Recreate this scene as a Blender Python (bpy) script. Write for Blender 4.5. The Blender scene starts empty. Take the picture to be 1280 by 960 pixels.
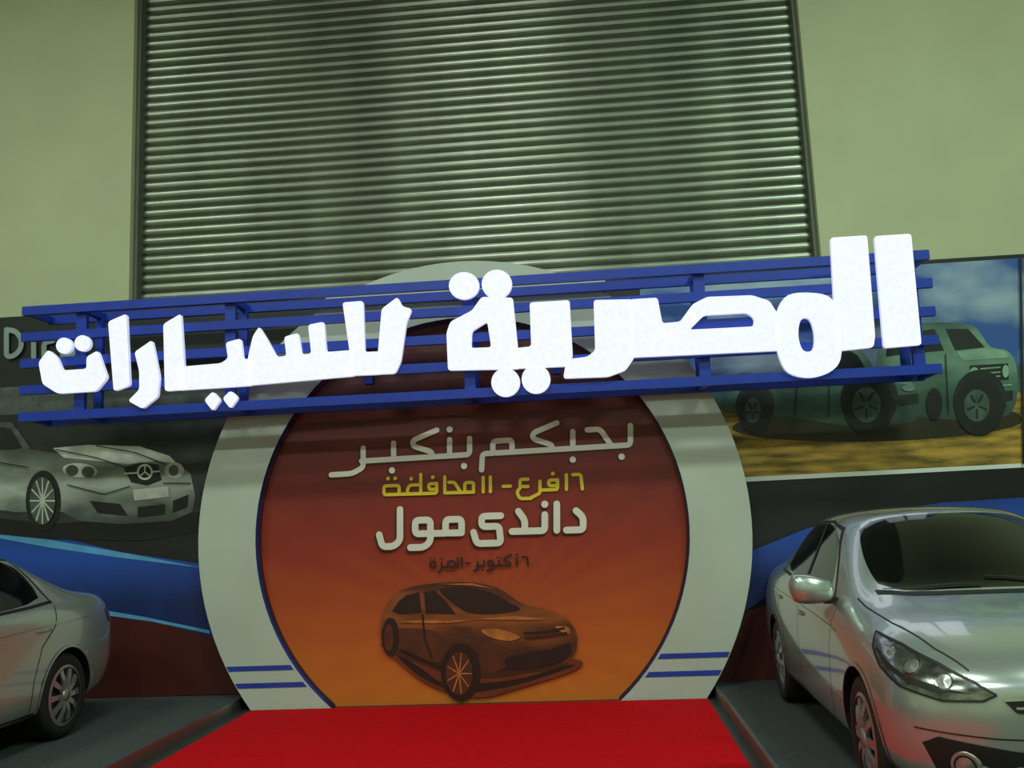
import bpy, bmesh, math, random
from math import sin, cos, tan, pi, radians, atan2, sqrt
from mathutils import Vector, Matrix
from mathutils.bvhtree import BVHTree
from mathutils.geometry import delaunay_2d_cdt
random.seed(7)
sc = bpy.context.scene
sc.view_settings.view_transform = 'Standard'
sc.view_settings.look = 'None'

# ------------------------------------------------------------------ camera
F = 1150.0
CAM = Vector((0, 0, 1.65))
yaw, pitch, roll = radians(4.6), radians(8.4), radians(2.4)
fw = Vector((-sin(yaw)*cos(pitch), cos(yaw)*cos(pitch), sin(pitch)))
r0 = Vector((cos(yaw), sin(yaw), 0))
u0 = r0.cross(fw)
R = r0*cos(roll) - u0*sin(roll)
U = r0*sin(roll) + u0*cos(roll)
cd = bpy.data.cameras.new('camera'); cam = bpy.data.objects.new('camera', cd)
sc.collection.objects.link(cam); sc.camera = cam
cd.sensor_width = 36; cd.lens = F/1280*36; cd.clip_end = 100
M = Matrix((R, U, -fw)).transposed().to_4x4(); M.translation = CAM
cam.matrix_world = M

def plane_pt(px, py, Y):
    """survey a photo measurement on the vertical plane y=Y -> (x, z) in metres"""
    d = fw + R*((px-640)/F) + U*((480-py)/F)
    t = Y/d.y
    return (d.x*t, CAM.z + d.z*t)

# ------------------------------------------------------------------ materials
def lin(r, g, b):
    f = lambda c: (c/255/12.92) if c/255 <= .04045 else ((c/255+.055)/1.055)**2.4
    return (f(r), f(g), f(b), 1)

def nd(nt, t, **kw):
    n = nt.nodes.new(t)
    for k, v in kw.items(): setattr(n, k, v)
    return n

def mat(name, col, rough=.5, metal=0, var=.12, scale=6, bump=0, emit=0, coat=0, spec=.5, stretch=(1,1,1)):
    m = bpy.data.materials.new(name); m.use_nodes = True
    nt = m.node_tree; b = nt.nodes['Principled BSDF']
    if len(col) == 3: col = (*col, 1)
    tc = nd(nt, 'ShaderNodeTexCoord'); mp = nd(nt, 'ShaderNodeMapping')
    mp.inputs['Scale'].default_value = stretch
    no = nd(nt, 'ShaderNodeTexNoise'); no.inputs['Scale'].default_value = scale; no.inputs['Detail'].default_value = 5
    nt.links.new(tc.outputs['Object'], mp.inputs[0]); nt.links.new(mp.outputs[0], no.inputs['Vector'])
    rp = nd(nt, 'ShaderNodeValToRGB')
    rp.color_ramp.elements[0].position = .3; rp.color_ramp.elements[1].position = .7
    rp.color_ramp.elements[0].color = tuple(c*(1-var) for c in col[:3])+(1,)
    rp.color_ramp.elements[1].color = tuple(min(1, c*(1+var)) for c in col[:3])+(1,)
    nt.links.new(no.outputs['Fac'], rp.inputs[0]); nt.links.new(rp.outputs[0], b.inputs['Base Color'])
    b.inputs['Roughness'].default_value = rough; b.inputs['Metallic'].default_value = metal
    b.inputs['Specular IOR Level'].default_value = spec
    b.inputs['Coat Weight'].default_value = coat; b.inputs['Coat Roughness'].default_value = .05
    if bump:
        bp = nd(nt, 'ShaderNodeBump'); bp.inputs['Strength'].default_value = bump; bp.inputs['Distance'].default_value = .01
        nt.links.new(no.outputs['Fac'], bp.inputs['Height']); nt.links.new(bp.outputs[0], b.inputs['Normal'])
    if emit:
        nt.links.new(rp.outputs[0], b.inputs['Emission Color']); b.inputs['Emission Strength'].default_value = emit
    return m

def grad_mat(name, stops, z0, z1, axis='Z', rough=.5, noise=.1, nscale=2.0, stretch=(1,1,1), rays=None):
    m = bpy.data.materials.new(name); m.use_nodes = True
    nt = m.node_tree; b = nt.nodes['Principled BSDF']; b.inputs['Roughness'].default_value = rough
    tc = nd(nt, 'ShaderNodeTexCoord'); sp = nd(nt, 'ShaderNodeSeparateXYZ')
    nt.links.new(tc.outputs['Object'], sp.inputs[0])
    mr = nd(nt, 'ShaderNodeMapRange'); mr.inputs['From Min'].default_value = z0; mr.inputs['From Max'].default_value = z1
    nt.links.new(sp.outputs[axis], mr.inputs['Value'])
    mp = nd(nt, 'ShaderNodeMapping'); mp.inputs['Scale'].default_value = stretch
    nt.links.new(tc.outputs['Object'], mp.inputs[0])
    no = nd(nt, 'ShaderNodeTexNoise'); no.inputs['Scale'].default_value = nscale; no.inputs['Detail'].default_value = 6
    nt.links.new(mp.outputs[0], no.inputs['Vector'])
    ma = nd(nt, 'ShaderNodeMath', operation='MULTIPLY_ADD'); ma.inputs[1].default_value = noise*2
    nt.links.new(no.outputs['Fac'], ma.inputs[0]); 
    sb = nd(nt, 'ShaderNodeMath', operation='SUBTRACT'); sb.inputs[1].default_value = noise
    nt.links.new(mr.outputs[0], sb.inputs[0]); nt.links.new(sb.outputs[0], ma.inputs[2])
    last = ma
    if rays:
        cx, cz, n, amp = rays
        sx = nd(nt, 'ShaderNodeMath', operation='SUBTRACT'); sx.inputs[1].default_value = cx
        sz = nd(nt, 'ShaderNodeMath', operation='SUBTRACT'); sz.inputs[1].default_value = cz
        nt.links.new(sp.outputs['X'], sx.inputs[0]); nt.links.new(sp.outputs['Z'], sz.inputs[0])
        at = nd(nt, 'ShaderNodeMath', operation='ARCTAN2'); nt.links.new(sz.outputs[0], at.inputs[0]); nt.links.new(sx.outputs[0], at.inputs[1])
        ml = nd(nt, 'ShaderNodeMath', operation='MULTIPLY'); ml.inputs[1].default_value = n; nt.links.new(at.outputs[0], ml.inputs[0])
        sn = nd(nt, 'ShaderNodeMath', operation='SINE'); nt.links.new(ml.outputs[0], sn.inputs[0])
        m2 = nd(nt, 'ShaderNodeMath', operation='MULTIPLY_ADD'); m2.inputs[1].default_value = amp
        nt.links.new(sn.outputs[0], m2.inputs[0]); nt.links.new(ma.outputs[0], m2.inputs[2]); last = m2
    rp = nd(nt, 'ShaderNodeValToRGB'); cr = rp.color_ramp
    while len(cr.elements) < len(stops): cr.elements.new(.5)
    for e, (p, c) in zip(cr.elements, stops): e.position = p; e.color = c
    nt.links.new(last.outputs[0], rp.inputs[0]); nt.links.new(rp.outputs[0], b.inputs['Base Color'])
    return m

def cloud_mat(name, a, b_, scale, stretch, lo=.45, hi=.65):
    m = mat(name, a, .6, var=0, scale=scale, stretch=stretch)
    rp = [n for n in m.node_tree.nodes if n.type == 'VALTORGB'][0].color_ramp
    rp.elements[0].position = lo; rp.elements[0].color = a; rp.elements[1].position = hi; rp.elements[1].color = b_
    return m

m_wall = mat('wall_plaster', lin(188, 197, 160), .85, var=.05, scale=1.2, bump=.15)
m_floor = mat('floor_concrete', lin(40, 42, 40), .5, var=.15, scale=4)
m_ceil = mat('ceiling_metal', lin(110, 118, 108), .8)
m_shut = mat('shutter_steel', lin(128, 136, 122), .34, .85, var=.2, scale=1.1, stretch=(1.6, 1, .2))
m_jamb = mat('jamb_steel', lin(95, 102, 88), .6, .2)
m_red = mat('red_carpet_pile', lin(175, 5, 16), .95, var=.15, scale=40, bump=.5, spec=.1)
m_grey = mat('platform_carpet', lin(60, 66, 67), .9, var=.2, scale=30, bump=.3, spec=.15)
m_alu = mat('aluminium', lin(140, 145, 140), .35, .9, var=.05)
m_lbar = mat('pale_bar', lin(190, 200, 190), .5, .1, var=.05)
m_blue = mat('blue_paint', lin(12, 50, 160), .4, var=.1)
m_ring = mat('arch_panel_white', lin(168, 180, 168), .6, var=.05, scale=2)
m_bstripe = mat('arch_stripe_blue', lin(30, 55, 150), .5)
m_black = mat('print_black', lin(10, 12, 13), .5)
m_white = mat('print_white', lin(215, 222, 215), .5, var=.03)
m_yellow = mat('print_yellow', lin(205, 188, 40), .5, var=.03)
m_brown = mat('print_dark_red', lin(66, 17, 13), .5)
m_led = mat('led_letter_face', (.80, .84, 1.0), .4, var=.07, scale=30, emit=.98, spec=.1)
m_ledside = mat('led_letter_side', (.6, .64, .85), .4, var=.1, emit=.6)
bb_ = m_led.node_tree.nodes['Principled BSDF']
for l in list(bb_.inputs['Base Color'].links): m_led.node_tree.links.remove(l)
bb_.inputs['Base Color'].default_value = (.2, .2, .22, 1)
m_paint = mat('silver_car_paint', lin(168, 180, 174), .26, .68, var=.02, scale=200, coat=1)
m_glass = mat('car_glass_dark', lin(8, 12, 11), .05, 0, var=.05, spec=.5)
m_rubber = mat('tyre_rubber', lin(14, 14, 14), .75, var=.1)
m_rim = mat('alloy_rim', lin(165, 172, 168), .3, .8, var=.05)
m_dark = mat('dark_plastic', lin(12, 13, 13), .55, var=.1)
m_chrome = mat('chrome', lin(200, 205, 200), .12, 1, var=.03)
m_lamp = mat('headlamp_reflector', lin(120, 128, 122), .2, .9, var=.75, scale=17, stretch=(1, 1, 1.6), coat=1)
m_bulb = mat('headlamp_bulb', lin(150, 158, 152), .3, .8, var=.35, scale=30, coat=1)
m_tail = mat('tail_lamp_red', lin(120, 8, 10), .15, 0, var=.2, scale=20, coat=1)

# ------------------------------------------------------------------ mesh helpers
def link(ob, parent=None):
    sc.collection.objects.link(ob)
    if parent:
        ob.parent = parent
        ob.matrix_parent_inverse = Matrix.Translation(parent.location).inverted()
    return ob

def mk(name, verts, faces, mats, parent=None, midx=None, smooth=False):
    me = bpy.data.meshes.new(name); me.from_pydata([tuple(v) for v in verts], [], faces)
    for m in (mats if isinstance(mats, (list, tuple)) else [mats]): me.materials.append(m)
    if midx: me.polygons.foreach_set('material_index', midx)
    if smooth: me.polygons.foreach_set('use_smooth', [True]*len(me.polygons))
    me.update()
    return link(bpy.data.objects.new(name, me), parent)

def empty(name, loc=(0, 0, 0)):
    e = bpy.data.objects.new(name, None); e.location = loc; e.empty_display_size = .3
    sc.collection.objects.link(e); return e

class MB:
    def __init__(s): s.v = []; s.f = []; s.m = []
    def box(s, x0, x1, y0, y1, z0, z1, m=0):
        b = len(s.v)
        s.v += [(x, y, z) for z in (z0, z1) for y in (y0, y1) for x in (x0, x1)]
        for q in ((0,2,3,1),(4,5,7,6),(0,1,5,4),(2,6,7,3),(0,4,6,2),(1,3,7,5)):
            s.f.append([b+i for i in q]); s.m.append(m)
    def prism(s, pts, y0, y1, m=0, mside=None):
        n = len(pts); b = len(s.v)
        s.v += [(p[0], y0, p[1]) for p in pts] + [(p[0], y1, p[1]) for p in pts]
        s.f.append([b+i for i in range(n)]); s.m.append(m)
        s.f.append([b+n+i for i in reversed(range(n))]); s.m.append(m if mside is None else mside)
        for i in range(n):
            j = (i+1) % n
            s.f.append([b+i, b+n+i, b+n+j, b+j]); s.m.append(m if mside is None else mside)
    def out(s, name, mats, parent=None, smooth=False):
        return mk(name, s.v, s.f, mats, parent, s.m, smooth)

def curve_plate(name, outlines, Y, depth, mats, parent, bevel=0):
    """outlines (list of (x,z) loops, holes allowed) -> solid plate in the XZ plane, front at y=Y"""
    cu = bpy.data.curves.new(name, 'CURVE'); cu.dimensions = '2D'; cu.fill_mode = 'BOTH'
    cu.extrude = depth/2 - bevel; cu.bevel_depth = bevel
    for o in outlines:
        sp = cu.splines.new('POLY'); sp.points.add(len(o)-1)
        for p, q in zip(sp.points, o): p.co = (q[0], q[1], 0, 1)
        sp.use_cyclic_u = True
    ob = bpy.data.objects.new(name+'_c', cu); sc.collection.objects.link(ob)
    bpy.context.view_layer.update()
    me = bpy.data.meshes.new_from_object(ob.evaluated_get(bpy.context.evaluated_depsgraph_get()))
    bpy.data.objects.remove(ob)
    me.transform(Matrix.Translation((0, Y+depth/2, 0)) @ Matrix.Rotation(pi/2, 4, 'X'))
    me.materials.clear()
    for m in mats: me.materials.append(m)
    for p in me.polygons:
        p.material_index = 0 if (len(mats) == 1 or p.normal.y < -.7) else 1
    me.name = name
    return link(bpy.data.objects.new(name, me), parent)

def smooth_loop(pts, n=6):
    out = []; N = len(pts)
    for i in range(N):
        p0, p1, p2, p3 = pts[i-1], pts[i], pts[(i+1) % N], pts[(i+2) % N]
        for k in range(n):
            t = k/n
            out.append(tuple(.5*((2*p1[a]) + (-p0[a]+p2[a])*t + (2*p0[a]-5*p1[a]+4*p2[a]-p3[a])*t*t + (-p0[a]+3*p1[a]-3*p2[a]+p3[a])*t**3) for a in (0, 1)))
    return out

def ell(cx, cy, rx, ry, n=28, rot=0):
    return [(cx+rx*cos(2*pi*i/n)*cos(rot)-ry*sin(2*pi*i/n)*sin(rot), cy+rx*cos(2*pi*i/n)*sin(rot)+ry*sin(2*pi*i/n)*cos(rot)) for i in range(n)]

def fillet(L, r):
    """round the corners of an open polyline"""
    L = [Vector(p) for p in L]
    if len(L) < 3: return L
    out = [L[0]]
    for a, b_, c in zip(L[:-2], L[1:-1], L[2:]):
        ra = min(r, (a-b_).length*.5); rc = min(r, (c-b_).length*.5)
        p = b_+(a-b_).normalized()*ra; q = b_+(c-b_).normalized()*rc
        for k in range(6):
            t = k/5; out.append(p*(1-t)**2+b_*2*t*(1-t)+q*t*t)
    out.append(L[-1]); return out

def fillet_loop(L, r):
    if len(L) > 22: return L
    L = [Vector(p) for p in L]; out = []; N = len(L)
    for i in range(N):
        a, b_, c = L[i-1], L[i], L[(i+1) % N]
        ra = min(r, (a-b_).length*.4); rc = min(r, (c-b_).length*.4)
        p = b_+(a-b_).normalized()*ra; q = b_+(c-b_).normalized()*rc
        for k in range(5):
            t = k/4; out.append(tuple(p*(1-t)**2+b_*2*t*(1-t)+q*t*t))
    return out

class Print:
    """flat printed artwork on a vertical panel at depth Y: layers of flat ink"""
    def __init__(s, parent, Y): s.p = parent; s.Y = Y; s.k = 0
    def poly(s, name, m, *outs, sm=False):
        s.k += 1; y = s.Y - .0012*s.k
        vs, fs = [], []
        for o in outs:
            if sm: o = smooth_loop(o)
            pts = [Vector(plane_pt(a, b, y)) for a, b in o]
            n = len(pts)
            rr = delaunay_2d_cdt(pts, [], [list(range(n))], 1, 1e-5)
            b0 = len(vs); vs += [(q.x, y, q.y) for q in rr[0]]; fs += [[b0+i for i in f] for f in rr[2]]
            y -= .00015
        return mk(name, vs, fs, m, s.p)
    def strokes(s, name, m, w, lines, base=None, r=5, dx=0, dy=0, cap=True):
        """round-capped pen strokes; base=(x0,y0,slope) gives a text baseline, then v is height above it"""
        s.k += 1; y = s.Y - .0012*s.k; vs, fs = [], []
        for L in lines:
            ww = w
            if isinstance(L, tuple): L, ww = L
            if base: L = [(x+dx, base[1]+(base[0]-x)*base[2]-v+dy) for x, v in L]
            L = fillet(L, r) if r else [Vector(p) for p in L]
            h = ww*s.Y/F/2
            P = [Vector(plane_pt(*a, y)) for a in L]
            for q in (P if cap else []):
                y -= .00002; b0 = len(vs)
                vs += [(q.x+h*cos(2*pi*i/14), y, q.y+h*sin(2*pi*i/14)) for i in range(14)]; fs.append(list(range(b0, b0+14)))
            for A, B in zip(P[:-1], P[1:]):
                if (B-A).length < 1e-6: continue
                d = (B-A).normalized(); n = Vector((-d.y, d.x))*h
                y -= .00002
                b0 = len(vs); vs += [(q.x, y, q.y) for q in (A-n, B-n, B+n, A+n)]; fs.append([b0, b0+1, b0+2, b0+3])
        s.k += 2
        return mk(name, vs, fs, m, s.p)

# ------------------------------------------------------------------ room shell
WX0, WX1, WY0, WY1, H = -13, 11, -7, 10.0, 11.0
OX0, OX1 = -5.22, 2.64
b = MB(); b.box(WX0, OX0, WY1, WY1+.3, 0, H); b.box(OX1, WX1, WY1, WY1+.3, 0, H); b.box(OX0, OX1, WY1, WY1+.3, 9.0, H)
b.out('wall_back', m_wall)
for nm, bx in (('wall_left', (WX0-.2, WX0, WY0, WY1+.3, 0, H)), ('wall_right', (WX1, WX1+.2, WY0, WY1+.3, 0, H)),
               ('wall_front', (WX0, WX1, WY0-.2, WY0, 0, H))):
    b = MB(); b.box(*bx); b.out(nm, m_wall)
b = MB(); b.box(WX0-.2, WX1+.2, WY0-.2, WY1+.5, -.2, 0); b.out('floor', m_floor)
b = MB(); b.box(WX0-.2, WX1+.2, WY0-.2, WY1+.5, H, H+.2); b.out('ceiling', m_ceil)

vs, fs = [], []; pitch_s = .115; z = 0.0; rows = []
while z < 9.0:
    for k in range(6):
        t = k/6
        rows.append((z+pitch_s*t, 10.21 - .017*sin(pi*t)**.8 if k else 10.225))
    z += pitch_s
for zz, yy in rows: vs += [(OX0, yy, zz), (OX1, yy, zz)]
for i in range(len(rows)-1): fs.append([2*i, 2*i+1, 2*i+3, 2*i+2])
sh = empty('roller_shutter', ((OX0+OX1)/2, 10.2, 0))
mk('slats', vs, fs, m_shut, sh)
b = MB(); b.box(OX0, OX0+.05, 10.08, 10.28, 0, 9); b.box(OX1-.05, OX1, 10.08, 10.28, 0, 9); b.out('guide_rails', m_jamb, sh)
b = MB(); x0, z0 = plane_pt(300, 383, 10.1); x1, z1 = plane_pt(870, 350, 10.1)
zc = (z0+z1)/2
b.box(x0, x1, 10.08, 10.18, zc-.05, zc+.06); b.box(x0, x1, 10.08, 10.18, zc-.36, zc-.20); b.out('cross_bars', m_lbar, sh)

# floor coverings
b = MB(); b.box(-3.23, .93, 1.2, 8.59, 0.0, .015); b.out('red_carpet', m_red)
for nm, xa, xb in (('display_platform', -8.5, -3.37), ('display_platform.001', 1.01, 6.2)):
    e = empty(nm, ((xa+xb)/2, 6, 0))
    b = MB(); b.box(xa+.03, xb-.03, 2.83, 8.93, 0, .098); b.out('deck_carpet', m_grey, e)
    b = MB()
    b.box(xa, xa+.03, 2.8, 8.93, 0, .108); b.box(xb-.03, xb, 2.8, 8.93, 0, .108); b.box(xa, xb, 2.8, 2.83, 0, .108); b.out('edge_trim', m_alu, e)

# ------------------------------------------------------------------ backdrop banners
YB = 8.95
m_bk = grad_mat('banner_left_print', [(0, lin(14, 14, 16)), (.45, lin(10, 12, 14)), (.60, lin(40, 46, 44)), (.74, lin(22, 27, 27)), (1, lin(18, 24, 24))], 0.1, 3.97, noise=.04)
eL = empty('backdrop_banner', (-6, YB, 0))
b = MB(); b.box(-9.0, -2.6, YB, YB+.08, .1, 3.97); b.out('panel', m_bk, eL)
PL = Print(eL, YB)
m_swb = grad_mat('swoosh_blue', [(0, lin(14, 36, 90)), (.5, lin(24, 70, 165)), (1, lin(8, 22, 64))], 1.0, 2.0, noise=.25, nscale=1.2)
m_cy = mat('print_cyan', lin(80, 150, 195), .5)
m_merc = grad_mat('print_silver_car', [(0, lin(24, 28, 28)), (.35, lin(80, 88, 84)), (.58, lin(168, 178, 168)), (.75, lin(110, 120, 112)), (1, lin(45, 50, 48))], 1.45, 2.65, noise=.2, nscale=2.6, stretch=(1, 1, 1.8))
m_gry = mat('print_grey', lin(74, 82, 78), .5, var=.35, scale=9)
m_road = mat('print_road', lin(46, 52, 50), .5, var=.4, scale=3, stretch=(1, 1, 4))
m_hi = mat('print_silver_light', lin(190, 198, 190), .5, var=.25, scale=6)
m_dgl = mat('print_dark_glass', lin(16, 20, 20), .5, var=.3)
PL.poly('swoosh_red', m_brown, [(-80, 760), (130, 766), (215, 776), (262, 792), (330, 800), (330, 866), (-80, 880)])
PL.poly('swoosh_blue', m_swb, [(-80, 640), (0, 655), (60, 668), (150, 690), (330, 716), (330, 812), (262, 796), (200, 778), (130, 766), (-80, 755)])
PL.poly('swoosh_cyan', m_cy, [(-80, 648), (0, 663), (70, 676), (150, 690), (255, 710), (150, 697), (60, 684), (-80, 658)], [(125, 762), (180, 771), (262, 788), (262, 792), (190, 777), (125, 768)])
PL.poly('banner_band', m_gry, [(-80, 488), (330, 470), (330, 500), (-80, 524)])
PL.poly('car_print_road', m_road, [(-80, 590), (330, 580), (330, 650), (200, 668), (-80, 655)])
PL.poly('car_print_shadow', m_black, [(-60, 640), (60, 655), (250, 640), (268, 660), (180, 676), (60, 674), (-60, 662)])
PL.poly('car_print_body', m_merc, [(-60, 560), (-10, 556), (30, 560), (66, 566), (120, 568), (175, 570), (215, 574), (238, 592), (244, 620), (240, 640), (214, 651), (150, 655), (100, 651), (78, 640), (20, 640), (-60, 630)])
PL.poly('car_print_hood', m_hi, [(66, 560), (110, 556), (175, 558), (212, 570), (222, 580), (196, 576), (160, 580), (120, 576), (80, 572)])
PL.poly('car_print_roof', m_gry, [(-60, 532), (-6, 528), (14, 528), (24, 540), (38, 560), (30, 564), (12, 536), (-60, 540)])
PL.poly('car_print_windscreen', m_dgl, [(-60, 540), (4, 534), (14, 536), (28, 560), (10, 562), (-60, 562)])
PL.poly('car_print_grille', m_dgl, [(154, 584), (176, 578), (197, 580), (202, 600), (184, 607), (164, 603)], [(112, 626), (150, 630), (160, 645), (122, 641)], [(172, 634), (206, 630), (206, 643), (172, 647)], [(216, 626), (236, 618), (234, 634), (216, 641)], ell(54, 626, 22, 38))
PL.poly('car_print_lamps', m_hi, ell(100, 588, 22, 9, rot=.08), ell(218, 588, 12, 10))
PL.poly('car_print_lamp_eyes', m_gry, ell(90, 588, 8, 7), ell(110, 590, 8, 7), ell(217, 588, 6, 7))
PL.poly('car_print_plate', m_hi, [(166, 612), (210, 608), (211, 621), (168, 626)])
PL.poly('car_print_star', m_white, ell(181, 590, 10, 10))
PL.poly('car_print_star_ring', m_dgl, ell(181, 590, 7.5, 7.5))
PL.strokes('car_print_star_arms', m_white, 2, [[(181, 590), (181, 581)], [(181, 590), (174, 596)], [(181, 590), (188, 595)], [(156, 592), (172, 591)], [(190, 590), (199, 589)]], r=0)
PL.poly('car_print_rim', m_gry, ell(53, 626, 16, 30))
PL.strokes('car_print_wheel', m_hi, 2, [[(53, 626), (53+15*cos(a), 626+28*sin(a))] for a in [i*2*pi/12 for i in range(12)]], r=0)
PL.strokes('car_print_lines', m_dgl, 1.4, [[(70, 562), (120, 572), (156, 584)], [(120, 557), (170, 566), (206, 580)], [(84, 606), (130, 618), (162, 608)], [(-20, 575), (34, 584)], [(204, 604), (238, 604)]])
m_tx = mat('print_pale', lin(130, 150, 145), .5)
PL.strokes('banner_lettering', m_tx, 7, [[(8, 412), (8, 446), (18, 445), (26, 436), (27, 424), (20, 414), (8, 412)], [(42, 424), (42, 446)], [(55, 446), (55, 428), (66, 426)], [(78, 428), (90, 428), (92, 444), (78, 446), (78, 436), (92, 434)]])

m_sky = cloud_mat('print_sky', lin(42, 86, 152), lin(172, 196, 198), .9, (1, 1, 1.8), .42, .72)
m_fld = cloud_mat('print_field', lin(88, 76, 18), lin(190, 152, 60), 5, (.5, 1, 3), .35, .65)
eR = empty('backdrop_banner.001', (4, YB, 0))
b = MB(); b.box(.25, 7.5, YB, YB+.08, .1, 3.97); b.out('panel', m_black, eR)
PR = Print(eR, YB)
PR.poly('sky_print', m_sky, [(800, 353), (1440, 312), (1440, 500), (800, 520)])
PR.poly('hill_print', mat('print_hill', lin(62, 96, 92), .5, var=.3), [(800, 522), (860, 480), (930, 466), (1000, 474), (1100, 462), (1200, 470), (1300, 452), (1440, 458), (1440, 500), (1100, 510), (800, 525)])
PR.poly('field_print', m_fld, [(800, 520), (930, 508), (1100, 496), (1440, 484), (1440, 572), (800, 604)])
PR.poly('border_print', m_white, [(800, 603), (1440, 571), (1440, 576), (800, 609)])
m_suv = grad_mat('print_green_suv', [(0, lin(30, 48, 40)), (.4, lin(58, 92, 78)), (.7, lin(112, 150, 128)), (1, lin(62, 96, 80))], 2.2, 3.4, noise=.34, nscale=2.2, stretch=(1, 1, 2.4))
m_suvl = mat('print_suv_light', lin(128, 165, 142), .5, var=.3, scale=5)
m_suvm = mat('print_suv_mid', lin(62, 84, 72), .5, var=.4, scale=8)
m_suvd = mat('print_suv_dark', lin(22, 33, 31), .5, var=.4, scale=8)
PR.poly('car_print_shadow', mat('print_shadow', lin(40, 34, 12), .5), [(915, 535), (960, 520), (1100, 522), (1250, 512), (1274, 530), (1200, 545), (1080, 552), (960, 548)], sm=True)
PR.poly('suv_print', m_suv, [(1096, 455), (1100, 432), (1110, 413), (1130, 406), (1175, 403), (1208, 405), (1222, 412), (1238, 433), (1258, 438), (1269, 452), (1272, 480), (1268, 508), (1250, 522), (1180, 524), (1100, 510)], sm=True)
PR.poly('pickup_print', m_suv, [(918, 486), (925, 476), (960, 472), (985, 470), (990, 452), (1000, 436), (1030, 430), (1060, 430), (1078, 440), (1096, 463), (1120, 468), (1142, 475), (1152, 490), (1150, 515), (1130, 530), (1060, 532), (1000, 524), (922, 520)], sm=True)
PR.poly('car_print_windows', m_suvd, [(998, 452), (1006, 440), (1032, 438), (1034, 466), (998, 468)], [(1038, 438), (1058, 436), (1072, 444), (1084, 464), (1038, 466)], [(1108, 438), (1116, 418), (1142, 414), (1144, 440), (1108, 446)], [(1148, 414), (1168, 411), (1180, 438), (1148, 441)], [(1182, 411), (1210, 411), (1231, 434), (1194, 438)])
PR.poly('suv_print_bonnet', m_suvl, [(1196, 440), (1234, 435), (1258, 440), (1262, 447), (1204, 451)], [(1098, 466), (1136, 475), (1144, 482), (1100, 476)], [(924, 480), (985, 473), (985, 476), (924, 484)])
PR.poly('car_print_grille', m_suvd, [(1212, 457), (1260, 454), (1261, 474), (1214, 478)], [(1210, 492), (1266, 488), (1266, 500), (1212, 506)], [(1120, 494), (1148, 492), (1148, 504), (1124, 508)])
PR.strokes('car_print_grille_bars', m_suvl, 1.6, [[(1226, 461), (1250, 459)], [(1226, 467), (1250, 465)], [(1226, 472), (1250, 470)], [(1214, 485), (1264, 481)]], r=0)
PR.poly('car_print_headlamps', m_suvl, ell(1218, 467, 6, 8), ell(1257, 464, 4, 8), ell(1136, 485, 8, 4))
PR.poly('car_print_arches', m_suvd, ell(944, 506, 24, 28), ell(1087, 498, 36, 38), ell(1225, 500, 33, 38))
PR.poly('car_print_tyres', m_dgl, ell(944, 514, 21, 28), ell(1086, 507, 32, 37), ell(1224, 508, 30, 36), ell(1168, 505, 10, 20))
PR.poly('car_print_rims', m_suvm, ell(941, 513, 10, 16), ell(1083, 506, 18, 22), ell(1221, 507, 16, 20))
PR.strokes('car_print_spokes', m_suvd, 3, [[(cx_+r_*.35*cos(a), cy_+r_*.45*sin(a)), (cx_+r_*cos(a), cy_+r_*1.3*sin(a))] for cx_, cy_, r_ in ((941, 513, 8), (1083, 506, 14), (1221, 507, 12)) for a in [i*2*pi/5+.3 for i in range(5)]], r=0)
PR.strokes('car_print_doorlines', m_suvd, 1.2, [[(1036, 468), (1036, 522)], [(996, 470), (994, 520)], [(1002, 480), (1080, 478)], [(1146, 444), (1148, 470)], [(1182, 442), (1186, 516)]], r=0)
PR.poly('swoosh_blue', m_swb, [(850, 720), (935, 690), (1010, 660), (1100, 640), (1180, 628), (1440, 612), (1440, 640), (1180, 655), (1080, 690), (1000, 720), (930, 765), (850, 790)])
PR.poly('swoosh_red', m_brown, [(850, 790), (930, 765), (1000, 745), (1440, 700), (1440, 850), (850, 862)])
PR.poly('panel_seam', m_dgl, [(1274, 320), (1277, 320), (1281, 580), (1278, 580)])

# ------------------------------------------------------------------ circular arch
CX, CZ, RO, RI = -1.16, 1.56, 2.60, 2.04
eA = empty('circular_arch_display', (CX, 8.75, 0))
def arc(cx, cz, r, a0, a1, n): return [(cx+r*cos(a0+(a1-a0)*i/n), cz+r*sin(a0+(a1-a0)*i/n)) for i in range(n+1)]
ao = math.asin((0.0-CZ)/RO); ai = math.asin((0.0-CZ)/RI)
ringo = arc(CX, CZ, RO, ao, pi-ao, 96) + list(reversed(arc(CX, CZ, RI, ai, pi-ai, 80)))
curve_plate('arch_ring', [ringo], 8.62, .22, [m_ring, m_bstripe], eA)
m_disc = grad_mat('disc_print', [(0, lin(190, 104, 28)), (.2, lin(168, 76, 24)), (.38, lin(138, 42, 19)), (.58, lin(102, 19, 15)), (.85, lin(64, 10, 11))], 0.0, 3.6, noise=.05, rays=(-1.0, .7, 30, .014))
curve_plate('poster_disc', [arc(CX, CZ, RI-.003, ai, pi-ai, 80)], 8.72, .04, [m_disc], eA)
curve_plate('arch_inner_lip', [arc(CX, CZ, RI, ai, pi-ai, 80)+list(reversed(arc(CX, CZ, RI-.02, ai+.01, pi-ai-.01, 80)))], 8.69, .03, [mat('arch_lip', lin(50, 22, 22), .5)], eA)
def ringband(name, z0, z1, side):
    def xo(z, r): return sqrt(r*r-(z-CZ)**2)
    pts = [(CX+side*xo(z0, RO-.01), z0), (CX+side*xo(z0, RI+.02), z0), (CX+side*xo(z1, RI+.02), z1), (CX+side*xo(z1, RO-.01), z1)]
    if side > 0: pts.reverse()
    bb = MB(); bb.prism(pts, 8.616, 8.621); bb.out(name, m_bstripe, eA)
for s_ in (-1, 1):
    ringband('stripe', .205, .25, s_); ringband('stripe', .36, .405, s_)

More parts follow.
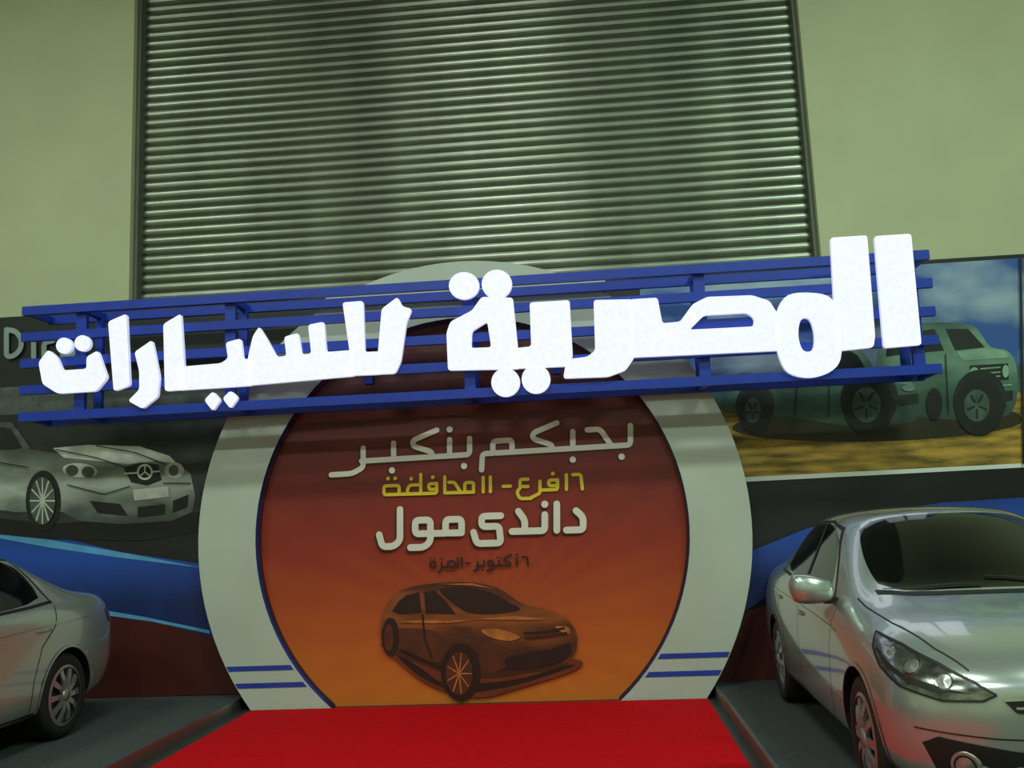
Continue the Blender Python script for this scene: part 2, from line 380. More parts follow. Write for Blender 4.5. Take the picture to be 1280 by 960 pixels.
PD = Print(eA, 8.716)
m_pw = mat('print_text_white', lin(205, 208, 196), .5, var=.03)
m_sh = mat('print_maroon', lin(44, 9, 8), .5)
slogan = [
 [(788, 24), (788, 0), (700, 0)], ([(777, -14)], 8), [(734, 22), (750, 22), (764, 1)],
 [(716, 21), (716, 0)], ([(716, -14)], 8), [(696, 33), (666, 22), (666, 15), (690, 6), (690, 0), (640, 0)], [(700, 0), (688, 0)],
 [(640, 0), (640, 15), (616, 15), (616, 0), (640, 0)], [(616, 0), (603, 0), (602, -20)],
 [(587, 20), (587, 0), (550, 0)], ([(580, -14)], 8), [(562, 20), (562, 0)], ([(562, 33)], 8),
 [(546, 33), (516, 22), (516, 15), (540, 6), (540, 0), (470, 0)], [(552, 0), (538, 0)], [(492, 20), (492, 0)], ([(490, -14)], 8),
 [(470, 0), (452, 0)], [(454, 16), (454, -8), (440, -15), (414, -15)]]
PD.strokes('slogan_text_shadow', m_sh, 6.8, slogan, base=(790, 556, .06), dx=-2, dy=2)
PD.strokes('slogan_text', m_pw, 6.8, slogan, base=(790, 556, .06))
PD.strokes('branches_text', m_yellow, 4.2, [
 [(708, 18), (708, 0)], [(716, 18), (726, 18), (728, 0)],
 [(697, 12), (686, 12), (686, 5), (697, 5), (697, 12)], [(697, 8), (697, 0), (676, 0)], ([(691, 20)], 4.8), [(675, 11), (675, -4), (664, -9)],
 [(660, 14), (650, 14), (650, 5), (660, 5)], [(651, 5), (646, -2), (650, -10), (664, -10)],
 [(638, 6), (629, 6)], [(613, 18), (613, 0)], [(604, 18), (604, 0)],
 [(592, 0), (592, 12), (581, 12), (581, 0), (592, 0)], [(581, 0), (556, 0)], [(561, 13), (568, 13), (576, 0)], [(556, 20), (556, 0)],
 [(546, 12), (536, 12), (536, 5), (546, 5), (546, 12)], [(546, 8), (546, 0), (500, 0)], ([(541, 20)], 4.8), [(526, 24), (526, 0)], [(526, 11), (512, 11), (509, 5), (510, 0)], ([(514, 19)], 4.8),
 [(499, 0), (499, 11), (480, 11), (480, 0), (499, 0)], ([(485, 20)], 4.8), ([(494, 20)], 4.8)], base=(727, 611, .03), r=3)
mall = [
 [(720, 24), (729, 16), (729, 0), (708, 0)], [(696, 33), (696, 0)], [(681, 20), (681, 0), (640, 0)], ([(681, 33)], 9), [(648, 25), (656, 14), (656, 0)],
 [(626, 20), (602, 20), (602, 7), (624, 7), (626, -14), (596, -14), (592, 0)],
 [(577, 0), (577, 17), (557, 17), (557, 0), (577, 0)], [(557, 0), (536, 0)],
 [(538, 0), (538, 17), (519, 17), (519, 0), (538, 0)], [(538, 2), (538, -10), (530, -17), (513, -17)],
 [(500, 31), (500, -8), (492, -15), (478, -15), (474, 0)]]
PD.strokes('mall_text_shadow', m_sh, 8.3, mall, base=(732, 662, .025), dx=-2, dy=2)
PD.strokes('mall_text', m_pw, 8.3, mall, base=(732, 662, .025))
PD.strokes('city_text', mat('print_text_dark', lin(40, 10, 8), .5), 2.5, [
 [(653, 10), (659, 10), (660, 0)], [(646, 9), (646, 0)], ([(646, 13)], 3),
 [(639, 13), (630, 9), (630, 6), (638, 3), (638, 0), (612, 0)], [(624, 6), (624, 0)], ([(622, 10)], 2.4), ([(626, 10)], 2.4),
 [(616, 0), (616, 6), (610, 6), (610, 0), (616, 0)], [(616, 0), (615, -5), (609, -6)], [(605, 6), (605, 0), (596, 0)], ([(603, -5)], 2.6), [(597, 5), (597, -4), (592, -6)],
 [(587, 4), (582, 4)], [(577, 11), (577, 0)], [(572, 11), (572, 0), (552, 0)], [(562, 7), (567, 7), (571, 0)], ([(566, -5)], 2.6), [(560, 6), (560, 0)], ([(559, -5)], 2.4), ([(562, -5)], 2.4),
 [(552, 5), (552, -4), (548, -6)], ([(552, 10)], 2.6), [(544, 0), (544, 7), (538, 7), (538, 0), (544, 0)], ([(539, 11)], 2.4), ([(543, 11)], 2.4)], base=(660, 706, .025), r=2)
m_gold = grad_mat('print_bronze_car', [(0, lin(26, 10, 5)), (.35, lin(70, 32, 13)), (.6, lin(135, 70, 28)), (.78, lin(84, 38, 15)), (1, lin(46, 20, 9))], .0, 1.3, noise=.4, nscale=2.6, stretch=(.7, 1, 2.4))
m_gdark = mat('print_bronze_shadow', lin(34, 11, 7), .5, var=.3)
m_gmid = mat('print_bronze_mid', lin(78, 34, 15), .5, var=.35, scale=6)
m_gsoft = mat('print_bronze_soft', lin(104, 44, 17), .5, var=.2, scale=3)
m_ghi = mat('print_bronze_light', lin(165, 98, 42), .5, var=.35, scale=10)
PD.poly('bronze_car_shadow_soft', m_gsoft, [(476, 806), (520, 846), (556, 864), (600, 872), (650, 860), (722, 836), (712, 824), (600, 840), (500, 812)], sm=True)
PD.poly('bronze_car_shadow_core', m_gdark, [(486, 808), (530, 838), (560, 854), (640, 850), (706, 832), (714, 834), (650, 855), (590, 866), (560, 862), (520, 842)], sm=True)
PD.poly('bronze_car_body', m_gold, [(476, 796), (477, 774), (486, 752), (506, 736), (545, 729), (590, 728), (624, 736), (652, 754), (684, 762), (706, 772), (719, 788), (721, 806), (714, 824), (700, 834), (650, 843), (608, 848), (560, 842), (520, 828), (486, 814)], sm=True)
PD.poly('bronze_car_glass', m_gdark, [(550, 737), (584, 734), (612, 740), (634, 752), (650, 762), (618, 768), (586, 766), (566, 754)], sm=True)
PD.poly('bronze_car_side_glass', m_gdark, [(490, 764), (498, 752), (508, 744), (524, 740), (527, 766), (500, 768)], [(530, 740), (544, 738), (556, 750), (570, 768), (532, 767)])
PD.poly('bronze_car_flank', m_gmid, [(484, 800), (500, 786), (540, 788), (556, 800), (552, 826), (520, 822)], [(604, 806), (630, 808), (640, 826), (620, 840), (600, 840)], sm=True)
PD.poly('bronze_car_wheels', m_gdark, ell(576, 840, 25, 36), ell(488, 796, 11, 24))
PD.poly('bronze_car_intake', m_gdark, [(632, 824), (660, 816), (690, 811), (712, 804), (711, 820), (690, 831), (642, 837)], sm=True)
PD.poly('bronze_car_highlights', m_ghi, [(602, 788), (620, 786), (640, 791), (650, 797), (636, 801), (614, 797)], [(694, 783), (710, 784), (712, 792), (702, 790)], sm=True)
PD.poly('bronze_car_reflections', m_ghi, [(494, 777), (530, 775), (560, 776), (600, 774), (560, 779), (520, 779)], [(590, 774), (640, 770), (692, 774), (650, 775)], [(548, 730), (590, 729), (618, 736), (590, 732)])
PD.poly('bronze_car_rims', m_gmid, ell(574, 842, 17, 27), ell(486, 797, 6, 17))
PD.strokes('bronze_car_spokes', m_ghi, 1.5, [[(574, 842), (574+15*cos(a), 842+25*sin(a))] for a in [i*2*pi/9 for i in range(9)]], r=0)
PD.strokes('bronze_car_grille', m_gdark, 2.2, [[(655, 791), (680, 790), (705, 785)], [(657, 797), (680, 796), (708, 791)], [(528, 768), (531, 800), (540, 822)], [(500, 812), (552, 834)]], r=2)

# ------------------------------------------------------------------ illuminated sign
YS = 8.12
eS = empty('illuminated_sign', (-1, YS, 3))
def zx(px, py, Y=YS): return plane_pt(px, py, Y)
xl = zx(25, 450)[0]; xr = zx(1170, 390)[0]
zt = (zx(25, 385)[1]+zx(1160, 322)[1])/2; zb = (zx(25, 519)[1]+zx(1178, 463)[1])/2
b = MB(); bh = .042
for i, t in enumerate((0, .25, .5, .75, 1)):
    zz = zt+(zb-zt)*t
    b.box(xl, xr, YS, YS+.05, zz-bh, zz+bh)
for t in (0, 1):
    zz = zt+(zb-zt)*t
    b.box(xl, xr, YS+.42, YS+.47, zz-bh, zz+bh)
for px in (97, 285, 585, 880, 1150):
    x = zx(px, 430)[0]
    b.box(x-.05, x+.05, YS+.05, YS+.10, zb-.03, zt+.03); b.box(x-.04, x+.04, YS+.37, YS+.42, zb-.03, zt+.03)
    for zz in (zt, zb): b.box(x-.03, x+.03, YS+.10, YS+.37, zz-.03, zz+.03)
for x in (xl+.03, xr-.03):
    for zz in (zt, zb): b.box(x-.03, x+.03, YS+.05, YS+.42, zz-.03, zz+.03)
for dx in (-.9, .9):
    b.box(CX+dx-.04, CX+dx+.04, YS+.40, 8.63, zb+.2, zb+.3)
b.out('sign_frame', m_blue, eS)
LET = {
 'letter_alef': [[(1093, 295), (1139, 292), (1152, 431), (1105, 435)]],
 'letter_lam': [[(1038, 297), (1084, 294), (1094, 420), (1092, 434), (1046, 439)]],
 'letter_meem': [smooth_loop([(985, 369), (1015, 366), (1038, 372), (1047, 392), (1052, 440), (1042, 462), (1014, 472), (986, 466), (974, 446), (970, 420), (971, 390)], 4), smooth_loop([(1001, 400), (1012, 399), (1018, 418), (1016, 437), (1004, 438), (998, 420)], 3)],
 'letter_sad': [[(788, 374), (822, 372), (828, 404), (850, 402), (866, 380), (884, 371), (940, 369), (962, 376), (972, 392), (978, 438), (786, 447)], [(862, 412), (880, 394), (934, 391), (943, 398), (942, 408)]],
 'letter_ra': [[(742, 375), (791, 374), (793, 447), (782, 463), (760, 471), (704, 473), (708, 449), (734, 446), (744, 438)]],
 'letter_ya': [[(662, 378), (712, 375), (716, 446), (708, 458), (636, 461), (636, 436), (664, 433)]],
 'letter_ta_marbuta': [[(560, 463), (558, 416), (563, 402), (590, 388), (602, 371), (641, 372), (650, 461)], [(589, 435), (590, 414), (609, 402), (614, 434)]],
 'letter_lam_initial': [[(477, 386), (497, 371), (503, 383), (515, 386), (508, 404), (501, 452), (494, 467), (470, 468)]],
 'letter_lam_second': [[(428, 378), (454, 376), (456, 440), (476, 439), (476, 468), (430, 470), (437, 440)]],
 'letter_seen': [[(310, 446), (316, 420), (324, 408), (334, 424), (346, 446), (358, 445), (355, 421), (373, 416), (377, 443), (389, 442), (385, 406), (405, 402), (408, 440), (444, 437), (444, 470), (308, 482)]],
 'letter_ya_medial': [[(218, 459), (276, 454), (285, 448), (282, 428), (301, 423), (304, 449), (316, 448), (316, 482), (222, 488)]],
 'letter_alef_second': [[(204, 405), (226, 392), (232, 487), (206, 489)]],
 'letter_ra_second': [[(168, 440), (190, 425), (199, 470), (197, 496), (178, 511), (160, 501), (174, 487), (174, 464)]],
 'letter_alef_third': [[(135, 402), (158, 392), (162, 482), (142, 489)]],
 'letter_ta': [[(48, 453), (60, 437), (71, 446), (78, 463), (108, 461), (108, 446), (122, 438), (134, 472), (120, 489), (72, 492), (53, 480)]],
 'dots_above': [ell(580, 357, 19, 17), ell(621, 355, 19, 18), ell(80, 432, 10, 10), ell(103, 429, 10, 10)],
 'dots_below': [ell(632, 478, 18, 18), ell(670, 474, 18, 18),
          [(255, 500), (266, 489), (276, 500), (266, 514)], [(278, 498), (288, 488), (298, 497), (288, 511)]],
}
for nm, loops in LET.items():
    loops = [[zx(a, c, YS-.045) for a, c in fillet_loop(lp, 4)] for lp in loops]
    curve_plate(nm, loops, YS-.045, .044, [m_led, m_ledside], eS)

# ------------------------------------------------------------------ cars
def lathe(prof, n, midx):
    vs, fs, mi = [], [], []
    k = len(prof)
    for i in range(n):
        a = 2*pi*i/n
        for r, y in prof: vs.append((r*cos(a), y, r*sin(a)))
    for i in range(n):
        j = (i+1) % n
        for q in range(k-1):
            fs.append([i*k+q, i*k+q+1, j*k+q+1, j*k+q]); mi.append(midx[q])
    return vs, fs, mi

def car_sections():
    low = lambda x, w: [(x, 0, .17), (x, .55, .17), (x, w-.045, .20), (x, w-.012, .33), (x, w, .54)]
    S = []
    S.append([(2.25,0,.24),(2.25,.25,.24),(2.26,.42,.27),(2.27,.48,.36),(2.28,.50,.48),(2.28,.48,.57),(2.275,.42,.63),(2.27,.36,.655),(2.265,.28,.67),(2.26,.15,.68),(2.26,0,.685)])
    S.append([(2.18,0,.18),(2.14,.45,.18),(2.05,.72,.22),(2.02,.82,.34),(2.01,.845,.50),(2.03,.82,.62),(2.06,.76,.70),(2.12,.64,.74),(2.17,.47,.77),(2.20,.24,.79),(2.21,0,.795)])
    S.append([(1.85,0,.17),(1.85,.5,.17),(1.80,.83,.20),(1.78,.885,.34),(1.77,.90,.52),(1.77,.885,.70),(1.77,.82,.82),(1.80,.69,.865),(1.83,.50,.89),(1.86,.26,.905),(1.88,0,.91)])
    S.append(low(1.38, .91)+[(1.38,.905,.76),(1.38,.84,.885),(1.40,.71,.93),(1.42,.52,.955),(1.44,.27,.972),(1.45,0,.977)])
    S.append(low(.98, .91)+[(.97,.905,.80),(.93,.835,.935),(.95,.765,.972),(1.0,.69,.99),(1.10,.36,1.012),(1.14,0,1.018)])
    S.append(low(.72, .91)+[(.70,.90,.84),(.64,.82,.96),(.14,.635,1.355),(.17,.57,1.405),(.27,.3,1.447),(.31,0,1.455)])
    S.append(low(.10, .91)+[(.05,.905,.87),(.02,.825,.985),(-.14,.61,1.405),(-.12,.545,1.45),(-.1,.28,1.48),(-.1,0,1.486)])
    S.append(low(-.55, .91)+[(-.55,.905,.89),(-.58,.82,1.00),(-.62,.60,1.40),(-.6,.535,1.445),(-.6,.28,1.478),(-.6,0,1.485)])
    S.append(low(-1.02, .91)+[(-1.08,.905,.91),(-1.20,.80,1.03),(-1.0,.59,1.36),(-.97,.53,1.41),(-1.0,.28,1.452),(-1.02,0,1.46)])
    S.append(low(-1.38, .91)+[(-1.45,.90,.92),(-1.50,.80,1.03),(-1.62,.68,1.075),(-1.70,.58,1.085),(-1.76,.3,1.10),(-1.78,0,1.105)])
    S.append([(-1.95,0,.20),(-1.95,.5,.20),(-1.95,.83,.24),(-1.96,.875,.38),(-1.97,.89,.56),(-2.0,.865,.90),(-2.0,.775,1.01),(-2.02,.68,1.045),(-2.04,.52,1.06),(-2.06,.27,1.075),(-2.07,0,1.08)])
    S.append([(-2.20,0,.26),(-2.18,.45,.26),(-2.14,.72,.30),(-2.14,.81,.42),(-2.16,.83,.58),(-2.18,.80,.86),(-2.2,.72,.98),(-2.22,.62,1.02),(-2.25,.46,1.045),(-2.27,.24,1.06),(-2.28,0,1.065)])
    S.append([(-2.28,0,.36),(-2.28,.25,.36),(-2.29,.42,.39),(-2.30,.52,.46),(-2.31,.56,.58),(-2.3,.54,.76),(-2.29,.5,.87),(-2.29,.43,.91),(-2.3,.32,.93),(-2.3,.16,.94),(-2.3,0,.945)])
    return S

def make_car(name, loc, rotz, zs=1.03):
    e = empty(name, loc)
    T = Matrix.Translation(loc) @ Matrix.Rotation(rotz, 4, 'Z') @ Matrix.Diagonal((1, 1, zs, 1))
    S = car_sections(); ringn = 20
    vs = []
    for st in S:
        vs += st
        vs += [(st[j][0], -st[j][1], st[j][2]) for j in range(9, 0, -1)]
    fs, mi = [], []
    for i in range(len(S)-1):
        for q in range(ringn):
            q2 = (q+1) % ringn
            fs.append([i*ringn+q, i*ringn+q2, (i+1)*ringn+q2, (i+1)*ringn+q])
            j = q if q < 10 else 19-q
            g = 0
            if i == 4 and j in (8, 9): g = 1
            if 5 <= i <= 7 and j == 6: g = 1
            if i == 8 and j in (8, 9): g = 1
            mi.append(g)
    for base, rev in ((0, True), ((len(S)-1)*ringn, False)):
        for j in range(10):
            a, b2 = base+j, base+j+1
            c2, d2 = base+(20-(j+1)) % 20, base+(20-j) % 20
            f2 = []
            for x in [a, b2, c2, d2]:
                if x not in f2: f2.append(x)
            if rev: f2.reverse()
            if len(f2) > 2: fs.append(f2); mi.append(0)
    me = bpy.data.meshes.new('body'); me.from_pydata(vs, [], fs)
    for m in (m_paint, m_glass, m_dark): me.materials.append(m)
    me.polygons.foreach_set('material_index', mi)
    bm = bmesh.new(); bm.from_mesh(me); bmesh.ops.recalc_face_normals(bm, faces=bm.faces)
    cl = bm.edges.layers.float.get('crease_edge') or bm.edges.layers.float.new('crease_edge')
    for ed in bm.edges:
        if len(ed.link_faces) == 2 and ed.link_faces[0].material_index != ed.link_faces[1].material_index: ed[cl] = .45
    bm.to_mesh(me); bm.free()
    tmp = bpy.data.objects.new('tmp', me); sc.collection.objects.link(tmp)
    ss = tmp.modifiers.new('s', 'SUBSURF'); ss.levels = 3; ss.render_levels = 3
    bpy.context.view_layer.update(); dg = bpy.context.evaluated_depsgraph_get()
    sm = bpy.data.meshes.new_from_object(tmp.evaluated_get(dg))
    bvh = BVHTree.FromPolygons([v.co.copy() for v in sm.vertices], [tuple(p.vertices) for p in sm.polygons])
    cut = []
    for wx in (1.38, -1.32):
        for s in (1, -1):
            n = 48; cv = []; 
            for yy in (s*.60, s*1.2): cv += [(wx+.365*cos(2*pi*i/n), yy, .315+.355*sin(2*pi*i/n)) for i in range(n)]
            cf = [list(range(n)), list(range(2*n-1, n-1, -1))]+[[i, n+i, n+(i+1) % n, (i+1) % n] for i in range(n)]
            cm = bpy.data.meshes.new('cut'); cm.from_pydata(cv, [], cf)
            bm = bmesh.new(); bm.from_mesh(cm); bmesh.ops.recalc_face_normals(bm, faces=bm.faces); bm.to_mesh(cm); bm.free()
            for m in (m_paint, m_glass, m_dark): cm.materials.append(m)
            cm.polygons.foreach_set('material_index', [2]*len(cm.polygons))
            co = bpy.data.objects.new('cut', cm); sc.collection.objects.link(co); cut.append(co)
            bo = tmp.modifiers.new('b', 'BOOLEAN'); bo.object = co; bo.operation = 'DIFFERENCE'; bo.solver = 'EXACT'
    bpy.context.view_layer.update(); dg = bpy.context.evaluated_depsgraph_get()
    bod = bpy.data.meshes.new_from_object(tmp.evaluated_get(dg))
    for c in cut: bpy.data.objects.remove(c)
    bpy.data.objects.remove(tmp)
    bod.polygons.foreach_set('use_smooth', [True]*len(bod.polygons))
    for p in bod.polygons:
        if p.material_index == 2: p.use_smooth = False
    bod.transform(T); bod.name = 'body'
    link(bpy.data.objects.new('body', bod), e)

    def put(nm, v, f, m, midx=None, smooth=False):
        return mk(nm, [T @ Vector(p) for p in v], f, m, e, midx, smooth)
    def patch(nm, outline, frame, m, off=.004, step=.03):
        o, t = frame; pts = []
        N = len(outline)
        for i in range(N):
            a = Vector(outline[i]); c = Vector(outline[(i+1) % N]); k = max(1, int((c-a).length/step))
            for q in range(k): pts.append(a.lerp(c, q/k))
        nb = len(pts)
        us = [p.x for p in pts]; zs_ = [p.y for p in pts]
        u = min(us)+step
        def inside(x, y):
            c = False
            for i in range(nb):
                p, q = pts[i], pts[i-1]
                if (p.y > y) != (q.y > y) and x < (q.x-p.x)*(y-p.y)/(q.y-p.y)+p.x: c = not c
            return c
        while u < max(us):
            z = min(zs_)+step*.5
            while z < max(zs_):
                if inside(u, z): pts.append(Vector((u, z)))
                z += step
            u += step
        rr = delaunay_2d_cdt(pts, [], [list(range(nb))], 1, 1e-5)
        v3, ok = [], []
        for p in rr[0]:
            org = Vector((0, 0, p.y)) + t*p.x + o*4
            h, n, _, _ = bvh.ray_cast(org, -o)
            if h is None: ok.append(False); v3.append(Vector((0, 0, 0)))
            else:
                if n.dot(o) < 0: n = -n
                ok.append(True); v3.append(h+n*off)
        ff = [f for f in rr[2] if all(ok[i] for i in f)]
        used = sorted({i for f in ff for i in f}); mp = {a: i for i, a in enumerate(used)}
        if ff: put(nm, [v3[i] for i in used], [[mp[i] for i in f] for f in ff], m, smooth=True)
    def line(nm, pts, frame, m, w=.007, off=.003):
        o, t = frame; v, f = [], []; P = []
        for a, c in zip(pts[:-1], pts[1:]):
            a, c = Vector(a), Vector(c); k = max(1, int((c-a).length/.03))
            P += [a.lerp(c, q/k) for q in range(k)]
        P.append(Vector(pts[-1]))
        prev = None
        for i, p in enumerate(P):
            d = (P[min(i+1, len(P)-1)]-P[max(i-1, 0)]).normalized(); n2 = Vector((-d.y, d.x))*w/2
            pr = []
            for q in (p-n2, p+n2):
                h, n, _, _ = bvh.ray_cast(Vector((0, 0, q.y))+t*q.x+o*4, -o)
                if h is None: pr = None; break
                if n.dot(o) < 0: n = -n
                pr.append(h+n*off)
            if pr:
                v += pr
                if prev is not None: k = len(v); f.append([k-4, k-3, k-1, k-2])
                prev = 1
            else: prev = None
        if f: put(nm, v, f, m, smooth=True)
    def hit(o, t, u, z):
        h, n, _, _ = bvh.ray_cast(Vector((0, 0, z))+t*u+o*4, -o)
        return (h, n if n.dot(o) > 0 else -n) if h else (None, None)
    def disc(nm, h, n, r, m, off=.01):
        q = n.to_track_quat('Z', 'Y').to_matrix(); k = 24
        v = [h+n*off]+[h+n*off*.6+q @ Vector((r*cos(2*pi*i/k), r*sin(2*pi*i/k), 0)) for i in range(k)]
        v += [h-n*.005+q @ Vector((r*1.12*cos(2*pi*i/k), r*1.12*sin(2*pi*i/k), 0)) for i in range(k)]
        f = [[0, 1+i, 1+(i+1) % k] for i in range(k)]+[[1+i, 1+k+i, 1+k+(i+1) % k, 1+(i+1) % k] for i in range(k)]
        put(nm, v, f, m, smooth=False)

    FR = (Vector((1, 0, 0)), Vector((0, 1, 0)))
    c45 = cos(pi/4)
    for s in (1, -1):
        SD = (Vector((0, s, 0)), Vector((1, 0, 0)))
        HD = (Vector((c45, s*c45, 0)), Vector((-c45, s*c45, 0)))
        RD = (Vector((-c45, s*c45, 0)), Vector((c45, s*c45, 0)))
        hl = [(-1.21,.665),(-1.12,.712),(-.95,.77),(-.72,.828),(-.50,.862),(-.53,.80),(-.62,.73),(-.78,.665),(-1.0,.628),(-1.16,.638)]
        patch('headlight', hl, HD, m_lamp, .006, .02)
        line('headlight_rim', hl+[hl[0]], HD, m_dark, .010, .008)
        patch('headlight_bezel', [(-1.12,.665),(-.95,.66),(-.80,.69),(-.66,.74),(-.56,.80),(-.64,.765),(-.80,.715),(-.97,.685)], HD, m_dark, .009, .02)
        for uu, zz, rr_ in ((-1.0, .705, .040), (-.83, .752, .045), (-.68, .797, .026)):
            h, n = hit(*HD, uu, zz)
            if h: disc('headlight_bulb_ring', h, n, rr_, m_chrome, .010); disc('headlight_bulb', h, n, rr_*.85, m_bulb, .014)
        patch('tail_light', [(-1.05,.76),(-.95,.76),(-.82,.82),(-.82,.90),(-.95,.93),(-1.05,.92)], RD, m_tail, .006)
        h, n = hit(*FR, s*.63, .36)
        patch('fog_recess', [(s*.46,.26),(s*.46,.44),(s*.72,.475),(s*.775,.44),(s*.73,.33),(s*.62,.25)], FR, m_dark, .006)
        if h: disc('fog_lamp', h, n, .062, m_rim, .012); disc('fog_lens_ring', h, n, .050, m_dark, .016); disc('fog_lens', h, n, .040, m_bulb, .022)
        line('door_seam', [(.80,.93),(.78,.75),(.74,.5),(.70,.27)], SD, m_dark)
        line('door_seam', [(-.24,1.0),(-.24,.7),(-.22,.27)], SD, m_dark)
        line('door_seam', [(-1.22,1.0),(-1.15,.86),(-.95,.72),(-.86,.5),(-.84,.27)], SD, m_dark)
        line('sill_seam', [(.98,.255),(-.93,.255)], SD, m_dark, .012)
        line('side_crease', [(.9,.80),(.2,.835),(-.9,.87),(-1.7,.885)], SD, m_paint, .014, .006)
        line('window_trim', [(.70,.955),(.3,.972),(-.3,.99),(-.9,1.01),(-1.22,1.03)], SD, m_dark, .02)
        line('pillar', [(-.25,1.0),(-.31,1.39)], SD, m_dark, .06, .004)
        line('window_trim', [(.66,.97),(.40,1.17),(.14,1.355),(-.14,1.40),(-.62,1.395),(-1.0,1.36),(-1.12,1.2),(-1.2,1.04)], SD, m_dark, .016)
        for hx, hz in ((-.10, .80), (-.98, .835)):
            h, n = hit(*SD, hx, hz)
            if h:
                v = []; k = 8
                for i in range(k+1):
                    x = (i/k-.5)*.20; b_ = .028*sin(pi*i/k)**.5 if 0 < i < k else .002
                    for dz, dy in ((-.012, b_*.5), (0, b_), (.012, b_*.5)): v.append((h.x+x, h.y+s*dy, h.z+dz))
                f = [[3*i+a, 3*i+a+1, 3*i+a+4, 3*i+a+3] for i in range(k) for a in (0, 1)]
                put('door_handle', v, f, m_paint, smooth=True)
        # door mirror housing
        bm = bmesh.new(); bmesh.ops.create_cube(bm, size=2)
        bmesh.ops.subdivide_edges(bm, edges=bm.edges[:], cuts=5, use_grid_fill=True)
        for vtx in bm.verts:
            p = vtx.co; q = p.normalized()*1.15; c_ = p.lerp(q, .72)
            x, y, z2 = c_
            if x < 0: x *= .35
            z2 *= (1-.16*(1-y))
            vtx.co = Vector((.70+x*.10, s*(.965+y*.125), 1.02+z2*.095+.012*y))
        v = [vv.co.copy() for vv in bm.verts]; f = [[q.index for q in ff.verts] for ff in bm.faces]; bm.free()
        put('side_mirror', v, f, m_paint, smooth=True)
        put('mirror_glass', [(.656, s*(.96+.105*cos(a)), 1.025+.07*sin(a)) for a in [i*2*pi/20 for i in range(20)]], [list(range(20))], m_glass)
        bb = MB(); bb.box(.66, .74, min(s*.80, s*.90), max(s*.80, s*.90), .935, .97); put('mirror_arm', bb.v, bb.f, m_dark)
        for wx in (1.38, -1.32):
            prof = [(.0,-.02),(.19,-.02),(.205,.005),(.215,.0),(.225,-.004),(.25,.004),(.285,.003),(.305,-.012),(.315,-.035),(.315,-.165),(.30,-.19),(.22,-.2)]
            mi_ = [2, 2, 1, 1, 0, 0, 0, 0, 0, 0, 0]
            v, f, mm = lathe(prof, 48, mi_)
            def P(p, wx=wx, s=s): return Vector((wx+p[0], s*(.885+p[1]), (.315+p[2])))
            put('tyre', [P(p) for p in v], f, [m_rubber, m_rim, m_dark], mm, True)
            v, f = [], []
            ns = 10
            for i in range(ns):
                a = 2*pi*i/ns
                for r_, w_, y_ in ((.03, .022, .005), (.12, .016, .012), (.205, .024, -.004)):
                    for sg in (-1, 1):
                        for dy in (0, -.02): v.append(P((r_*cos(a)-sg*w_*sin(a), y_+dy, r_*sin(a)+sg*w_*cos(a))))
                b0 = i*12
                for k in (0, 4):
                    f += [[b0+k, b0+k+2, b0+k+6, b0+k+4], [b0+k, b0+k+4, b0+k+5, b0+k+1], [b0+k+2, b0+k+3, b0+k+7, b0+k+6]]
            put('rim_spokes', v, f, m_rim)
            v, f, mm = lathe([(0, .018), (.04, .016), (.052, .0), (.052, -.02)], 20, [0]*3)
            put('wheel_hub', [P(p) for p in v], f, m_rim, smooth=True)
            k = 30; v, f = [], []
            for i in range(k+1):
                a = radians(-12)+radians(204)*i/k
                for r_ in (.358, .378):
                    h, n = hit(*SD, wx+r_*cos(a), .315+r_*sin(a))
                    if h is None: h = Vector((wx+r_*cos(a), s*.88, .315+r_*sin(a)))
                    v.append(h+Vector((0, s*.006, 0)))
            f = [[2*i, 2*i+1, 2*i+3, 2*i+2] for i in range(k)]
            put('arch_lip', v, f, m_paint, smooth=True)
    patch('grille', [(-.42,.595),(-.46,.64),(-.2,.66),(.2,.66),(.46,.64),(.42,.595),(.2,.57),(-.2,.57)], FR, m_dark, .006)
    line('grille_chrome', [(-.46,.648),(-.2,.667),(.2,.667),(.46,.648)], FR, m_chrome, .014, .01)
    line('grille_bar', [(-.42,.615),(-.2,.62),(.2,.62),(.42,.615)], FR, m_chrome, .01, .01)
    line('bumper_seam', [(-.80,.50),(-.5,.485),(.5,.485),(.80,.50)], FR, m_dark, .006, .003)
    patch('lower_intake', [(-.47,.26),(-.48,.44),(-.2,.42),(.2,.42),(.48,.44),(.47,.26),(.3,.24),(-.3,.24)], FR, m_dark, .007)
    for zz in (.30, .34, .375): line('intake_bar', [(-.44, zz), (.44, zz)], FR, m_jamb, .006, .012)
    h, n = hit(*FR, 0, .70)
    if h:
        q = [(h+n*.02)+Vector(p) for p in ((0,0,.07),(0,.05,0),(0,0,-.07),(0,-.05,0))]; c_ = h+n*.035
        put('emblem', q+[c_], [[0,1,4],[1,2,4],[2,3,4],[3,0,4]], m_chrome)
    for s in (1, -1):
        vv, ff = [], []
        pts = [(2.10, .56), (1.9, .64), (1.5, .72), (1.15, .755), (.98, .76)]
        dense = []
        for a, c in zip(pts[:-1], pts[1:]): dense += [(a[0]+(c[0]-a[0])*k/8, a[1]+(c[1]-a[1])*k/8) for k in range(8)]
        dense.append(pts[-1])
        for x, y in dense:
            for dy in (-.004, .004):
                h, n, _, _ = bvh.ray_cast(Vector((x, s*(y+dy), 3)), Vector((0, 0, -1)))
                vv.append(h+Vector((0, 0, .003)))
        ff = [[2*i, 2*i+1, 2*i+3, 2*i+2] for i in range(len(dense)-1)]
        put('bonnet_seam', vv, ff, m_dark)
    # cowl strip below the windscreen
    vv = []
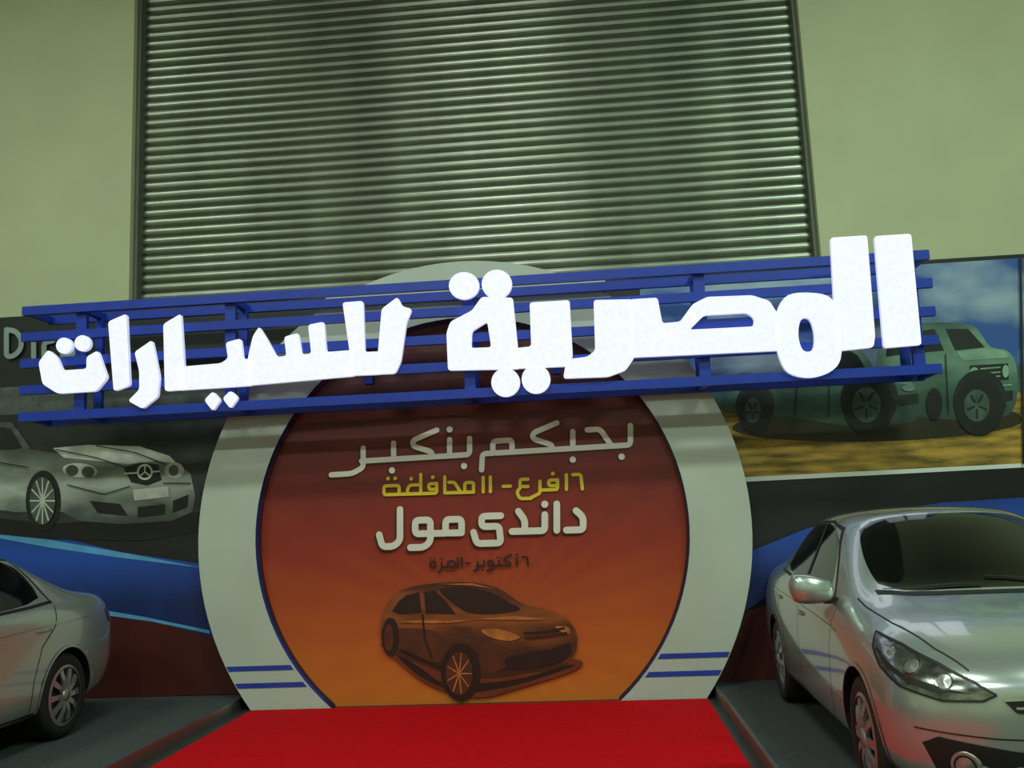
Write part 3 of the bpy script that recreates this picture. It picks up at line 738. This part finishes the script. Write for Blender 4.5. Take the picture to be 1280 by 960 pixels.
    for k in range(25):
        y = -.66+1.32*k/24; xm = 1.15-.16*(y/.66)**2
        for dx_ in (0, .06):
            h, n, _, _ = bvh.ray_cast(Vector((xm+dx_-.01, y, 3)), Vector((0, 0, -1))); vv.append(h+Vector((0, 0, .004)))
    put('cowl_panel', vv, [[2*i, 2*i+1, 2*i+3, 2*i+2] for i in range(24)], m_dark)
    for y0, y1 in ((.55, -.05), (-.1, -.62)):
        vv = []
        for k in range(9):
            y = y0+(y1-y0)*k/8; x = 1.08-.05*(k/8)
            h, n, _, _ = bvh.ray_cast(Vector((x-.02*k/8, y, 3)), Vector((0, 0, -1)))
            vv += [h+Vector((.008, 0, .012)), h+Vector((-.008, 0, .016))]
        put('wiper', vv, [[2*i, 2*i+1, 2*i+3, 2*i+2] for i in range(8)], m_dark)
    return e

make_car('car', (2.31, 6.62, .1), radians(-91.8))
make_car('car.001', (-5.12, 5.92, .1), radians(-90))

# ------------------------------------------------------------------ lights
def lamp(nm, x, y, z, sx, sy, power, col):
    e = empty(nm, (x, y, z))
    b = MB(); b.box(x-sx/2-.05, x+sx/2+.05, y-sy/2-.05, y+sy/2+.05, z+.03, z+.18)
    b.box(x-.02, x+.02, y-.02, y+.02, z+.18, H); b.out('housing', m_alu, e)
    ld = bpy.data.lights.new('tube', 'AREA'); ld.shape = 'RECTANGLE'; ld.size = sx; ld.size_y = sy; ld.energy = power; ld.color = col
    lo = bpy.data.objects.new('tube', ld); lo.location = (x, y, z); link(lo, e)
gcol = (.90, 1.0, .85)
L = [(-8, -2.5, 9.4, 290, gcol), (-2.2, -2.5, 9.4, 390, (.98, .98, 1.0)), (4.6, -2.5, 9.4, 450, (.68, 1.0, .80)),
     (-8, 3.0, 9.6, 235, gcol), (-1.5, 3.0, 9.6, 250, gcol), (5, 3.0, 9.6, 370, (.88, 1.0, .86))]
for i, (x, y, z, p, c) in enumerate(L):
    lamp('ceiling_lamp' + ('' if i == 0 else '.%03d' % i), x, y, z, 2.0, .6, p, c)
w = bpy.data.worlds.new('world'); sc.world = w; w.use_nodes = True
w.node_tree.nodes['Background'].inputs[0].default_value = (.5, .6, .5, 1); w.node_tree.nodes['Background'].inputs[1].default_value = .05
